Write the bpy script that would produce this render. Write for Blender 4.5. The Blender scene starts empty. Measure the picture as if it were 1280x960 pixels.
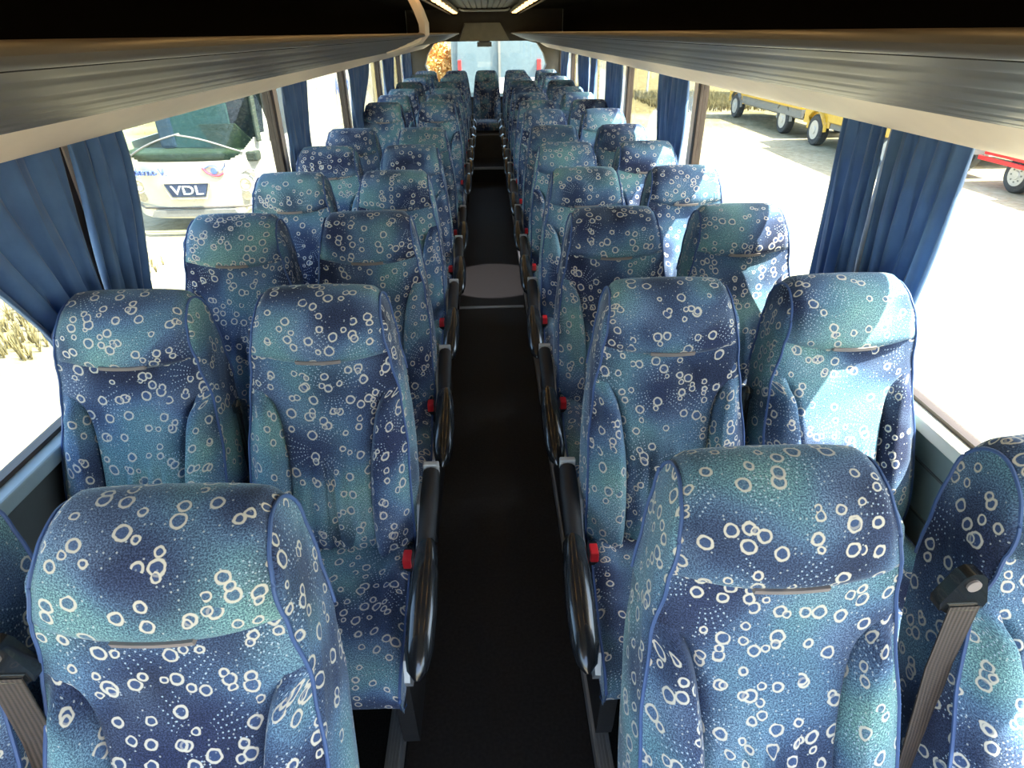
import bpy, bmesh, math, random
from mathutils import Vector, Matrix
random.seed(7)
C = bpy.context.scene
col = C.collection
R = math.radians
PI = math.pi

# ------------------------------------------------------------------ camera
H = 1.85
cam = bpy.data.cameras.new('camera'); camo = bpy.data.objects.new('camera', cam); col.objects.link(camo)
C.camera = camo
cam.sensor_fit = 'HORIZONTAL'; cam.sensor_width = 36.0; cam.lens = 760.0 / 1280 * 36.0
cam.clip_start = 0.02; cam.clip_end = 500
_p, _y, _r = R(30.07), R(1.9), R(0.7)
fw = Vector((math.sin(_y)*math.cos(_p), math.cos(_y)*math.cos(_p), -math.sin(_p)))
rt = fw.cross(Vector((0, 0, 1))).normalized(); up = rt.cross(fw)
r2 = math.cos(_r)*rt - math.sin(_r)*up; u2 = math.sin(_r)*rt + math.cos(_r)*up
camo.matrix_world = Matrix.Translation((-0.01, 0, H)) @ Matrix((r2, u2, -fw)).transposed().to_4x4()

# ------------------------------------------------------------------ world, sun, exposure
w = bpy.data.worlds.new('sky'); C.world = w; w.use_nodes = True
nt = w.node_tree; nt.nodes.clear()
sky = nt.nodes.new('ShaderNodeTexSky'); sky.sky_type = 'NISHITA'; sky.sun_disc = False
sky.sun_elevation = R(57); sky.sun_rotation = R(109); sky.air_density = 1.0; sky.dust_density = 2.0
bg = nt.nodes.new('ShaderNodeBackground'); bg.inputs[1].default_value = 0.58
wo = nt.nodes.new('ShaderNodeOutputWorld')
nt.links.new(sky.outputs[0], bg.inputs[0]); nt.links.new(bg.outputs[0], wo.inputs[0])
SUNV = Vector((1.0, -0.30, 1.60)).normalized()
sl = bpy.data.lights.new('sun', 'SUN'); sl.energy = 15.0; sl.angle = R(0.6); sl.color = (1.0, 0.95, 0.86)
so = bpy.data.objects.new('sun', sl); col.objects.link(so)
so.rotation_euler = SUNV.to_track_quat('Z', 'Y').to_euler()
vs = C.view_settings
C.display_settings.display_device = 'sRGB'
vs.view_transform = 'Standard'; vs.look = 'None'; vs.gamma = 1.0; vs.use_curve_mapping = False
vs.exposure = 1.2
C.cycles.max_bounces = 10; C.cycles.diffuse_bounces = 6; C.cycles.transparent_max_bounces = 16
C.cycles.sample_clamp_indirect = 8.0

# ------------------------------------------------------------------ helpers
class N:
    """tiny node helper"""
    def __init__(s, name):
        s.m = bpy.data.materials.new(name); s.m.use_nodes = True
        s.t = s.m.node_tree; s.t.nodes.clear()
        s.out = s.t.nodes.new('ShaderNodeOutputMaterial')
        s.b = s.t.nodes.new('ShaderNodeBsdfPrincipled'); s.t.links.new(s.b.outputs[0], s.out.inputs[0])
    def n(s, typ, **kw):
        x = s.t.nodes.new('ShaderNode' + typ)
        for k, v in kw.items():
            setattr(x, k, v)
        return x
    def l(s, a, b): s.t.links.new(a, b)
    def math(s, op, a, b=None, c=None, clamp=False):
        x = s.n('Math', operation=op, use_clamp=clamp)
        for i, v in enumerate((a, b, c)):
            if v is None: continue
            if isinstance(v, (int, float)): x.inputs[i].default_value = v
            else: s.l(v, x.inputs[i])
        return x.outputs[0]
    def vmath(s, op, a, b=None):
        x = s.n('VectorMath', operation=op)
        for i, v in enumerate((a, b)):
            if v is None: continue
            if isinstance(v, (tuple, list)): x.inputs[i].default_value = v
            elif isinstance(v, (int, float)): x.inputs['Scale'].default_value = v
            else: s.l(v, x.inputs[i])
        return x
    def mix(s, f, a, b, mode='MIX'):
        x = s.n('MixRGB', blend_type=mode)
        for i, v in enumerate((f, a, b)):
            if isinstance(v, (int, float)): x.inputs[i].default_value = v
            elif isinstance(v, (tuple, list)): x.inputs[i].default_value = (*v[:3], 1)
            else: s.l(v, x.inputs[i])
        return x.outputs[0]
    def noise(s, scale, vec=None, detail=3, rough=0.5):
        x = s.n('TexNoise'); x.inputs['Scale'].default_value = scale; x.inputs['Detail'].default_value = detail
        x.inputs['Roughness'].default_value = rough
        if vec is not None: s.l(vec, x.inputs['Vector'])
        return x
    def ramp(s, f, stops):
        x = s.n('ValToRGB'); e = x.color_ramp.elements
        while len(e) < len(stops): e.new(0.5)
        for i, (p, c) in enumerate(stops):
            e[i].position = p; e[i].color = (*c, 1) if len(c) == 3 else c
        s.l(f, x.inputs[0]); return x.outputs[0]
    def bump(s, h, strength=0.3, dist=0.01):
        x = s.n('Bump'); x.inputs['Strength'].default_value = strength; x.inputs['Distance'].default_value = dist
        s.l(h, x.inputs['Height']); s.l(x.outputs[0], s.b.inputs['Normal'])
    def set(s, **kw):
        for k, v in kw.items():
            k = k.replace('_', ' ')
            s.b.inputs[k].default_value = v
        return s

def plain(name, c, rough=0.5, metal=0.0, spec=0.5, var=0.08, nscale=12, bump=0.0, coat=0.0):
    k = N(name)
    tc = k.n('TexCoord')
    nz = k.noise(nscale, tc.outputs['Object'], 4)
    lo = tuple(max(0, v*(1-var)) for v in c); hi = tuple(min(1, v*(1+var)) for v in c)
    k.l(k.ramp(nz.outputs[0], [(0.3, lo), (0.7, hi)]), k.b.inputs['Base Color'])
    k.b.inputs['Roughness'].default_value = rough; k.b.inputs['Metallic'].default_value = metal
    k.b.inputs['Specular IOR Level'].default_value = spec
    k.b.inputs['Coat Weight'].default_value = coat
    if bump:
        n2 = k.noise(nscale*12, tc.outputs['Object'], 3); k.bump(n2.outputs[0], bump, 0.003)
    return k.m

def fabric():
    k = N('moquette_fabric')
    uv = k.n('UVMap').outputs[0]
    oi = k.n('ObjectInfo').outputs['Random']
    off = k.n('CombineXYZ'); k.l(k.math('MULTIPLY', oi, 37.3), off.inputs[0]); k.l(k.math('MULTIPLY', oi, 91.7), off.inputs[1])
    v0 = k.vmath('ADD', uv, off.outputs[0]).outputs[0]
    # wobble
    wn = k.noise(70, v0, 2)
    wob = k.vmath('SCALE', k.vmath('SUBTRACT', wn.outputs['Color'], (0.5, 0.5, 0.5)).outputs[0], 0.006).outputs[0]
    v1 = k.vmath('ADD', v0, wob).outputs[0]
    # base colour clouds
    big = k.noise(3.6, v0, 1.5, 0.45).outputs[0]
    base = k.ramp(big, [(0.34, (0.010, 0.020, 0.070)), (0.43, (0.022, 0.060, 0.165)), (0.49, (0.048, 0.140, 0.29)), (0.56, (0.070, 0.215, 0.31)), (0.68, (0.13, 0.33, 0.35))])
    hi = k.noise(7, v0, 1, 0.4).outputs[0]
    base = k.mix(k.math('MULTIPLY', k.ramp(hi, [(0.5, (0, 0, 0)), (0.72, (1, 1, 1))]), 0.40), base, (0.12, 0.23, 0.42))
    # dark star bursts: cells of about 16 cm
    vb = k.n('TexVoronoi', voronoi_dimensions='2D', feature='F1'); vb.inputs['Scale'].default_value = 5.2; vb.inputs['Randomness'].default_value = 0.85
    k.l(v0, vb.inputs['Vector'])
    d = k.math('DIVIDE', vb.outputs['Distance'], 5.2)   # metres
    rel = k.vmath('SUBTRACT', v0, vb.outputs['Position']).outputs[0]
    sp = k.n('SeparateXYZ'); k.l(rel, sp.inputs[0])
    cs = k.n('SeparateColor'); k.l(vb.outputs['Color'], cs.inputs[0])
    dark = k.ramp(d, [(0.0, (1, 1, 1)), (0.03, (0.9, 0.9, 0.9)), (0.095, (0, 0, 0))])
    dark = k.math('MULTIPLY', dark, k.math('GREATER_THAN', cs.outputs[1], 0.42))
    base = k.mix(k.math('MULTIPLY', dark, 0.82), base, (0.010, 0.022, 0.095))
    # dotted rays
    ang = k.math('ARCTAN2', sp.outputs[1], sp.outputs[0])
    NR = 28
    fa = k.math('SUBTRACT', k.math('FRACT', k.math('MULTIPLY', ang, NR/(2*PI))), 0.5)
    da = k.math('MULTIPLY', k.math('MULTIPLY', fa, 2*PI/NR), d)
    ph = 0.0085
    fr = k.math('MULTIPLY', k.math('SUBTRACT', k.math('FRACT', k.math('DIVIDE', d, ph)), 0.5), ph)
    dd = k.math('SQRT', k.math('ADD', k.math('MULTIPLY', da, da), k.math('MULTIPLY', fr, fr)))
    dot = k.math('LESS_THAN', dd, 0.0015)
    rng = k.math('MULTIPLY', k.math('GREATER_THAN', d, 0.030), k.math('LESS_THAN', d, 0.085))
    # rays only in some sectors
    sec = k.math('GREATER_THAN', k.math('SINE', k.math('ADD', k.math('MULTIPLY', ang, 3), k.math('MULTIPLY', cs.outputs[0], 6.28))), -0.1)
    dots = k.math('MULTIPLY', k.math('MULTIPLY', dot, rng), k.math('MULTIPLY', sec, k.math('GREATER_THAN', cs.outputs[2], 0.25)))
    # velvet pile speckle
    sn = k.noise(380, v0, 2, 0.8).outputs[0]
    spk = k.ramp(sn, [(0.38, (0.36, 0.40, 0.50)), (0.50, (0.95, 0.95, 0.95)), (0.62, (2.5, 2.2, 1.8))])
    base = k.mix(1.0, base, (0.90, 0.84, 0.86), 'MULTIPLY')
    base = k.mix(1.0, base, spk, 'MULTIPLY')
    # scattered light pile tips
    vt = k.n('TexVoronoi', voronoi_dimensions='2D', feature='F1'); vt.inputs['Scale'].default_value = 110
    k.l(v0, vt.inputs['Vector'])
    tcn = k.n('SeparateColor'); k.l(vt.outputs['Color'], tcn.inputs[0])
    tip = k.math('MULTIPLY', k.math('LESS_THAN', vt.outputs['Distance'], 0.17), k.math('GREATER_THAN', tcn.outputs[0], 0.86))
    base = k.mix(k.math('MULTIPLY', tip, 0.55), base, (0.55, 0.60, 0.62))
    base = k.mix(k.math('MULTIPLY', dots, 0.75), base, (0.42, 0.56, 0.72))
    # rings, three layers
    def ring(scale, shift, rmin, rmax, wd, pres, rnd):
        vr = k.n('TexVoronoi', voronoi_dimensions='2D', feature='F1'); vr.inputs['Scale'].default_value = scale
        vr.inputs['Randomness'].default_value = rnd
        k.l(k.vmath('ADD', v1, shift).outputs[0], vr.inputs['Vector'])
        dm = k.math('DIVIDE', vr.outputs['Distance'], scale)
        cc = k.n('SeparateColor'); k.l(vr.outputs['Color'], cc.inputs[0])
        rad = k.math('ADD', k.math('MULTIPLY', cc.outputs[1], rmax-rmin), rmin)
        on = k.math('LESS_THAN', cc.outputs[0], pres)
        e = k.math('ABSOLUTE', k.math('SUBTRACT', dm, rad))
        rg = k.math('MULTIPLY', k.math('SUBTRACT', 1.0, k.math('DIVIDE', e, wd), clamp=True), on)
        rg = k.math('MULTIPLY', rg, 2.2, clamp=True)
        ins = k.math('MULTIPLY', k.math('LESS_THAN', dm, rad), on)
        return rg, ins
    for sc, sh, a, b_, wd, pr, rn in ((20, (0, 0, 0), 0.0075, 0.0115, 0.0026, 0.46, 0.95), (23, (3.3, 7.1, 0), 0.0060, 0.0105, 0.0024, 0.42, 1.0), (31, (9.2, 4.7, 0), 0.0050, 0.0075, 0.0020, 0.22, 1.0)):
        rg, ins = ring(sc, sh, a, b_, wd, pr, rn)
        base = k.mix(k.math('MULTIPLY', ins, 0.55), base, (0.022, 0.07, 0.22))
        base = k.mix(k.math('MULTIPLY', rg, 0.92), base, (0.62, 0.57, 0.48))
    hs = k.n('HueSaturation'); hs.inputs['Saturation'].default_value = 0.84; hs.inputs['Value'].default_value = 0.97
    k.l(base, hs.inputs['Color'])
    k.l(hs.outputs[0], k.b.inputs['Base Color'])
    k.set(Roughness=0.85, Sheen_Weight=0.3, Sheen_Roughness=0.4, Specular_IOR_Level=0.2)
    k.b.inputs['Sheen Tint'].default_value = (0.7, 0.85, 1.0, 1)
    k.bump(sn, 0.25, 0.002)
    return k.m

def glass_mat(name, tint, refl=1.0):
    k = N(name); t = k.t; t.nodes.remove(k.b)
    tr = k.n('BsdfTransparent'); tr.inputs[0].default_value = (*tint, 1)
    gl = k.n('BsdfGlossy'); gl.inputs['Roughness'].default_value = 0.02
    lw = k.n('LayerWeight'); lw.inputs[0].default_value = 0.5
    nz = k.noise(1.5); f = k.math('MULTIPLY_ADD', k.math('POWER', lw.outputs['Facing'], 5.0), 0.90, 0.035)
    f = k.math('MULTIPLY', f, k.math('ADD', k.math('MULTIPLY', nz.outputs[0], 0.2), 0.8*refl), clamp=True)
    mx = k.n('MixShader'); k.l(f, mx.inputs[0]); k.l(tr.outputs[0], mx.inputs[1]); k.l(gl.outputs[0], mx.inputs[2])
    k.l(mx.outputs[0], k.out.inputs[0])
    return k.m

def emit(name, c, s):
    k = N(name); k.set(Base_Color=(*c, 1), Emission_Strength=s)
    k.b.inputs['Emission Color'].default_value = (*c, 1)
    return k.m

def curtain_mat():
    k = N('curtain_cloth')
    tc = k.n('TexCoord'); nz = k.noise(9, tc.outputs['Object'], 4)
    c = k.ramp(nz.outputs[0], [(0.25, (0.060, 0.130, 0.29)), (0.75, (0.105, 0.215, 0.42))])
    wv = k.noise(450, tc.outputs['Object'], 2)
    k.l(c, k.b.inputs['Base Color']); k.set(Roughness=0.75, Sheen_Weight=0.3)
    k.bump(wv.outputs[0], 0.12, 0.002)
    tl = k.n('BsdfTranslucent'); k.l(c, tl.inputs[0])
    mx = k.n('MixShader'); mx.inputs[0].default_value = 0.28
    k.l(k.b.outputs[0], mx.inputs[1]); k.l(tl.outputs[0], mx.inputs[2]); k.l(mx.outputs[0], k.out.inputs[0])
    return k.m

def sand_mat():
    k = N('sandy_ground')
    g = k.n('NewGeometry').outputs['Position']
    n1 = k.noise(0.35, g, 5, 0.6).outputs[0]; n2 = k.noise(6, g, 5, 0.65).outputs[0]
    c = k.ramp(n1, [(0.3, (0.30, 0.255, 0.155)), (0.7, (0.40, 0.35, 0.23))])
    c = k.mix(0.5, c, k.ramp(n2, [(0.35, (0.24, 0.20, 0.12)), (0.65, (0.44, 0.39, 0.27))]))
    # dry grass takes over further away
    sp = k.n('SeparateXYZ'); k.l(g, sp.inputs[0])
    far = k.math('ADD', k.math('MULTIPLY', k.math('SUBTRACT', sp.outputs[1], 17.0), 0.09), k.math('MULTIPLY', k.math('SUBTRACT', n1, 0.5), 2.5))
    far = k.math('MAXIMUM', far, k.math('SUBTRACT', k.math('MULTIPLY', n1, 2.2), 1.32))
    near_l = k.math('MULTIPLY', k.math('SUBTRACT', -2.6, sp.outputs[0]), 0.5, clamp=True)
    near_l = k.math('MULTIPLY', near_l, k.math('MULTIPLY', k.math('LESS_THAN', sp.outputs[1], 8.5), k.math('GREATER_THAN', k.math('ADD', sp.outputs[1], k.math('MULTIPLY', n1, 3.0)), 6.2)))
    far = k.math('MAXIMUM', far, k.math('MULTIPLY', near_l, k.math('ADD', n2, 0.1)), clamp=True)
    gr = k.ramp(n2, [(0.35, (0.075, 0.068, 0.022)), (0.5, (0.150, 0.120, 0.050)), (0.7, (0.215, 0.175, 0.085))])
    c = k.mix(far, c, gr)
    k.l(c, k.b.inputs['Base Color']); k.set(Roughness=0.95, Specular_IOR_Level=0.1)
    k.bump(n2, 0.6, 0.05)
    return k.m

M = dict(
    fabric=fabric(),
    piping=plain('blue_piping', (0.045, 0.095, 0.25), 0.6),
    leather=plain('grey_leather', (0.26, 0.22, 0.21), 0.45),
    plastic=plain('black_plastic', (0.012, 0.013, 0.015), 0.22, coat=0.5),
    dull=plain('dull_black_plastic', (0.016, 0.016, 0.018), 0.55, bump=0.2),
    webbing=None, metal=plain('brushed_metal', (0.55, 0.58, 0.60), 0.35, 0.6),
    cap=plain('pale_grey_plastic', (0.50, 0.52, 0.52), 0.4),
    red=plain('red_button', (0.70, 0.02, 0.03), 0.35),
    carpet=plain('black_carpet', (0.012, 0.011, 0.010), 0.95, spec=0.15, var=0.5, nscale=220, bump=0.6),
    aisle=plain('dark_aisle_floor', (0.022, 0.020, 0.019), 0.6, spec=0.35, var=0.35, nscale=90, bump=0.4),
    cream=plain('cream_panel', (0.74, 0.62, 0.51), 0.5, var=0.03),
    ribbed=plain('ribbed_grey_trim', (0.080, 0.067, 0.053), 0.42, var=0.04, nscale=5),
    rackdark=plain('dark_rack_carpet', (0.010, 0.009, 0.008), 0.9, spec=0.1),
    brown=plain('dark_brown_panel', (0.060, 0.050, 0.036), 0.6),
    ceilrib=plain('ceiling_slat_grey', (0.27, 0.25, 0.22), 0.5),
    olive=plain('olive_grey_panel', (0.20, 0.18, 0.13), 0.55),
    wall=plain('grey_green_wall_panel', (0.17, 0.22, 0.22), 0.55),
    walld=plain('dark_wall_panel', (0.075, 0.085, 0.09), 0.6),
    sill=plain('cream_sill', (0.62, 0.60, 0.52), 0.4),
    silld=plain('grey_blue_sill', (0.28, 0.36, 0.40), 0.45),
    rubber=plain('black_rubber', (0.012, 0.010, 0.010), 0.6),
    framebrown=plain('dark_brown_frame', (0.045, 0.028, 0.020), 0.5),
    curtain=curtain_mat(),
    glass=glass_mat('window_glass', (0.93, 0.96, 0.92)),
    led=emit('warm_led', (1.0, 0.58, 0.20), 1.9),
    coachw=plain('coach_white_paint', (0.42, 0.40, 0.33), 0.3, coat=0.4, var=0.03),
    white=plain('white_paint', (0.78, 0.77, 0.70), 0.3, coat=0.4, var=0.03),
    yellow=plain('yellow_paint', (0.50, 0.29, 0.012), 0.35, coat=0.3),
    redp=plain('red_paint', (0.62, 0.02, 0.02), 0.4),
    tyre=plain('tyre_rubber', (0.03, 0.03, 0.03), 0.8),
    rim=plain('wheel_rim', (0.42, 0.42, 0.40), 0.4, 0.3),
    greym=plain('grey_chassis', (0.16, 0.16, 0.15), 0.6),
    dglass=glass_mat('windscreen_glass', (0.75, 0.86, 0.74)),
    teal=plain('teal_cloth', (0.020, 0.060, 0.070), 0.8),
    navy=plain('navy_badge', (0.025, 0.040, 0.09), 0.4),
    inkb=plain('blue_lettering', (0.10, 0.16, 0.42), 0.5),
    inkr=plain('red_mark', (0.60, 0.05, 0.10), 0.5),
    chrome=plain('chrome', (0.75, 0.75, 0.75), 0.15, 0.9),
    dark=plain('dark_interior', (0.03, 0.035, 0.03), 0.8),
    green=plain('green_dashboard', (0.018, 0.028, 0.015), 0.7),
    grass=plain('dry_grass', (0.15, 0.125, 0.05), 0.9, var=0.5),
    bush=plain('bush_leaves', (0.07, 0.10, 0.03), 0.9, var=0.5),
    pale=plain('pale_blue_paint', (0.10, 0.145, 0.17), 0.35, coat=0.3),
    orange=plain('orange_leaves', (0.62, 0.34, 0.09), 0.5),
    silver=plain('silver_paint', (0.42, 0.43, 0.43), 0.3, 0.3),
    strip=plain('aluminium_trim', (0.36, 0.37, 0.37), 0.35, 0.5),
    sand=sand_mat())
def webmat():
    k = N('belt_webbing'); uv = k.n('UVMap').outputs[0]
    sp = k.n('SeparateXYZ'); k.l(uv, sp.inputs[0])
    s1 = k.math('SINE', k.math('MULTIPLY', sp.outputs[0], 900)); s2 = k.math('SINE', k.math('MULTIPLY', sp.outputs[1], 2200))
    h = k.math('ADD', s1, k.math('MULTIPLY', s2, 0.4))
    k.l(k.ramp(k.math('MULTIPLY_ADD', s1, 0.5, 0.5), [(0, (0.035, 0.026, 0.022)), (1, (0.085, 0.062, 0.052))]), k.b.inputs['Base Color'])
    k.set(Roughness=0.7); k.bump(h, 0.3, 0.002); return k.m
M['webbing'] = webmat()

def mesh(name, verts, faces, mat, uvs=None, smooth=True):
    me = bpy.data.meshes.new(name); me.from_pydata([tuple(v) for v in verts], [], faces)
    if uvs is not None:
        ul = me.uv_layers.new(name='UVMap')
        for p in me.polygons:
            for li in p.loop_indices:
                ul.data[li].uv = uvs[me.loops[li].vertex_index]
    me.materials.append(mat)
    if smooth: me.polygons.foreach_set('use_smooth', [True]*len(me.polygons))
    me.update(); return me
def link(name, me, parent=None, loc=(0, 0, 0), rot=(0, 0, 0)):
    o = bpy.data.objects.new(name, me); col.objects.link(o); o.location = loc; o.rotation_euler = rot
    if parent: o.parent = parent
    return o
def empty(name, loc=(0, 0, 0), rz=0):
    o = bpy.data.objects.new(name, None); col.objects.link(o); o.location = loc; o.rotation_euler = (0, 0, rz)
    o.empty_display_size = 0.1; return o
def tag(o, label=None, cat=None, group=None, kind=None):
    if label: o['label'] = label
    if cat: o['category'] = cat
    if group: o['group'] = group
    if kind: o['kind'] = kind
    return o
def struct(o, label=None): 
    o['kind'] = 'structure'
    if label: o['label'] = label
    return o

class MB:
    def __init__(s): s.v = []; s.f = []
    def box(s, a, b, bev=0.0):
        x0, y0, z0 = (min(a[i], b[i]) for i in range(3)); x1, y1, z1 = (max(a[i], b[i]) for i in range(3))
        if bev <= 0:
            n = len(s.v)
            s.v += [(x0,y0,z0),(x1,y0,z0),(x1,y1,z0),(x0,y1,z0),(x0,y0,z1),(x1,y0,z1),(x1,y1,z1),(x0,y1,z1)]
            s.f += [tuple(n+i for i in q) for q in ((3,2,1,0),(4,5,6,7),(0,1,5,4),(1,2,6,5),(2,3,7,6),(3,0,4,7))]
        else:
            bm = bmesh.new(); bmesh.ops.create_cube(bm, size=1)
            for v in bm.verts: v.co = Vector(((x0+x1)/2+v.co.x*(x1-x0), (y0+y1)/2+v.co.y*(y1-y0), (z0+z1)/2+v.co.z*(z1-z0)))
            bmesh.ops.bevel(bm, geom=bm.edges[:], offset=bev, segments=2, profile=0.5, affect='EDGES')
            n = len(s.v); bm.verts.index_update()
            s.v += [tuple(v.co) for v in bm.verts]; s.f += [tuple(n+v.index for v in f.verts) for f in bm.faces]; bm.free()
        return s
    def prism(s, prof, axis, a, b):
        """closed 2D profile extruded along axis from a to b. axis 'x': prof (y,z); 'y': (x,z); 'z': (x,y)"""
        def P(p, t): return {'x': (t, p[0], p[1]), 'y': (p[0], t, p[1]), 'z': (p[0], p[1], t)}[axis]
        n = len(s.v); k = len(prof)
        s.v += [P(p, a) for p in prof] + [P(p, b) for p in prof]
        for i in range(k): s.f.append((n+i, n+(i+1) % k, n+k+(i+1) % k, n+k+i))
        s.f.append(tuple(n+i for i in range(k))[::-1]); s.f.append(tuple(n+k+i for i in range(k)))
        return s
    def tube(s, pts, r, seg=8, closed=False, flat=None):
        pts = [Vector(p) for p in pts]; n0 = len(s.v); k = len(pts)
        for i, p in enumerate(pts):
            t = (pts[min(i+1, k-1)] - pts[max(i-1, 0)]).normalized() if not closed else (pts[(i+1) % k]-pts[i-1]).normalized()
            ref = Vector((0, 0, 1)) if abs(t.z) < 0.9 else Vector((1, 0, 0))
            if flat is not None: ref = Vector(flat)
            a = t.cross(ref).normalized(); b = a.cross(t).normalized()
            rr = r[i] if isinstance(r, list) else r
            ra, rb = rr if isinstance(rr, tuple) else (rr, rr)
            for j in range(seg):
                an = 2*PI*j/seg; s.v.append(tuple(p + a*math.cos(an)*ra + b*math.sin(an)*rb))
        m = k if closed else k-1
        for i in range(m):
            for j in range(seg):
                a0 = n0+i*seg; b0 = n0+((i+1) % k)*seg
                s.f.append((a0+j, a0+(j+1) % seg, b0+(j+1) % seg, b0+j))
        if not closed:
            s.f.append(tuple(n0+j for j in range(seg))[::-1]); s.f.append(tuple(n0+(k-1)*seg+j for j in range(seg)))
        return s
    def lathe(s, prof, axis='z', c=(0, 0, 0), seg=24):
        n0 = len(s.v); k = len(prof)
        for (r, h) in prof:
            for j in range(seg):
                a = 2*PI*j/seg; x, y = r*math.cos(a), r*math.sin(a)
                p = {'z': (x, y, h), 'x': (h, x, y), 'y': (x, h, y)}[axis]
                s.v.append((c[0]+p[0], c[1]+p[1], c[2]+p[2]))
        for i in range(k-1):
            for j in range(seg): s.f.append((n0+i*seg+j, n0+i*seg+(j+1) % seg, n0+(i+1)*seg+(j+1) % seg, n0+(i+1)*seg+j))
        s.f.append(tuple(n0+j for j in range(seg))[::-1]); s.f.append(tuple(n0+(k-1)*seg+j for j in range(seg)))
        return s
    def me(s, name, mat, smooth=False):
        me = mesh(name, s.v, s.f, mat, smooth=False)
        bm = bmesh.new(); bm.from_mesh(me); bmesh.ops.recalc_face_normals(bm, faces=bm.faces[:]); bm.to_mesh(me); bm.free()
        if smooth:
            me.polygons.foreach_set('use_smooth', [True]*len(me.polygons))
            try: me.set_sharp_from_angle(angle=R(40))
            except Exception: pass
        return me
    def obj(s, name, mat, parent=None, smooth=False, loc=(0, 0, 0), rot=(0, 0, 0)):
        return link(name, s.me(name, mat, smooth), parent, loc, rot)

def smoothstep(a, b, x):
    t = max(0, min(1, (x-a)/(b-a))); return t*t*(3-2*t)
def interp(tab, x):
    if x <= tab[0][0]: return tab[0][1]
    for (a, p), (b, q) in zip(tab, tab[1:]):
        if x <= b:
            t = (x-a)/(b-a); t = t*t*(3-2*t); return p+(q-p)*t
    return tab[-1][1]

# ================================================================== SETTING
GZ = -1.2
WX = 1.20          # glass plane
ZT = 1.64          # top of windows
ZS = 0.93          # sill height
Y0, Y1 = -1.6, 11.1
struct(link('ground', mesh('ground', [(-120, -60, GZ), (120, -60, GZ), (120, 260, GZ), (-120, 260, GZ)], [(0, 1, 2, 3)], M['sand'])), 'pale sandy gravel yard outside the coach')

fl = MB().box((-1.2, Y0, -0.12), (1.2, 10.9, 0.0)).obj('floor', M['aisle']); struct(fl, 'dark sunken aisle floor')
PL, PR = -0.29, 0.235
struct(MB().box((-1.17, Y0, 0), (PL-0.012, 10.9, 0.145)).obj('seat_platform', M['carpet']), 'black carpeted platform left of the aisle')
struct(MB().box((PR+0.012, Y0, 0), (1.17, 10.9, 0.145)).obj('seat_platform', M['carpet']), 'black carpeted platform right of the aisle')
for i, (x, s) in enumerate(((PL, -1), (PR, 1))):
    e = struct(MB().box((x, Y0, 0.10), (x+s*0.045, 10.9, 0.152), 0.002).obj('trim_%d' % (i+1), M['strip']), 'ribbed aluminium edge strip of the seat platform')
    for q in range(4):
        MB().box((x+s*(0.007+q*0.009), Y0, 0.152), (x+s*(0.011+q*0.009), 10.9, 0.1555)).obj('rib', M['strip'], e)
# aisle joint strip and rear steps
struct(MB().box((PL, 4.37, 0.0), (PR, 4.41, 0.006), 0.001).obj('trim_3', M['strip']), 'bright metal joint strip across the aisle floor')
st = struct(MB().box((PL, 8.98, 0.0), (PR, 10.9, 0.195)).obj('rear_step', M['aisle']), 'raised step at the rear end of the aisle')
MB().box((PL, 8.965, 0.17), (PR, 9.0, 0.2), 0.003).obj('nosing', M['strip'], st)
struct(MB().box((PL, 9.74, 0.195), (PR, 10.9, 0.52)).obj('rear_riser', M['brown']), 'brown panel under the middle rear seat')

# side walls
for s, nm in ((-1, 'left'), (1, 'right')):
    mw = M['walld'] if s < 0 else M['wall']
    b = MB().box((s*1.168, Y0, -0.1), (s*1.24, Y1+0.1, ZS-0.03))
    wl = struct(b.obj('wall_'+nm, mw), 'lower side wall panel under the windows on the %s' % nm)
    MB().box((s*1.21, Y0, GZ+0.25), (s*1.25, Y1+0.1, -0.1)).obj('outer_skirt', M['white'], wl)
    MB().box((s*1.17, Y0, ZT+0.02), (s*1.25, Y1+0.1, 2.25)).obj('upper_panel', M['white'], wl)
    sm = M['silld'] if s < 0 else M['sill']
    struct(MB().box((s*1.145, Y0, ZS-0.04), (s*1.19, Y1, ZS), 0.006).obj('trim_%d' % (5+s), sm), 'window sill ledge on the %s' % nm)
    if s > 0:
        MB().box((s*1.164, Y0, 0.66), (s*1.169, Y1, 0.668)).obj('panel_joint', M['walld'], wl)
        MB().box((s*1.164, Y0, 0.80), (s*1.169, Y1, 0.806)).obj('panel_joint', M['walld'], wl)
# windows
WY = [-1.5, 1.78, 3.68, 5.6, 7.5, 9.35, 10.95]
wi = 1
for s in (-1, 1):
    for i in range(6):
        a, b = WY[i], WY[i+1]
        t = MB()
        e = 0.028
        for p, q in (((a, ZS-0.02), (b, ZS+0.012)), ((a, ZT-0.01), (b, ZT+0.05)), ((a, ZS), (a+e, ZT)), ((b-e, ZS), (b, ZT))):
            t.box((s*1.185, p[0], p[1]), (s*1.215, q[0], q[1]))
        wf = struct(t.obj('window_%d' % wi, M['framebrown']), 'side window number %s from the camera on the %s' % (('one', 'two', 'three', 'four', 'five', 'six')[i], 'left' if s < 0 else 'right'))
        MB().box((s*1.197, a+e, ZS+0.01), (s*1.202, b-e, ZT-0.01)).obj('pane', M['glass'], wf)
        wi += 1
    for i in range(1, 6):
        y = WY[i]
        pl = MB().box((s*1.165, y+0.015, ZS-0.02), (s*1.184, y+0.085, ZT+0.04), 0.006).obj('window_pillar', M['cream'])
        struct(pl, 'cream pillar between side windows')
        MB().box((s*1.165, y-0.03, ZS-0.02), (s*1.184, y+0.015, ZT+0.04), 0.004).obj('seal', M['framebrown'], pl)
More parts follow.
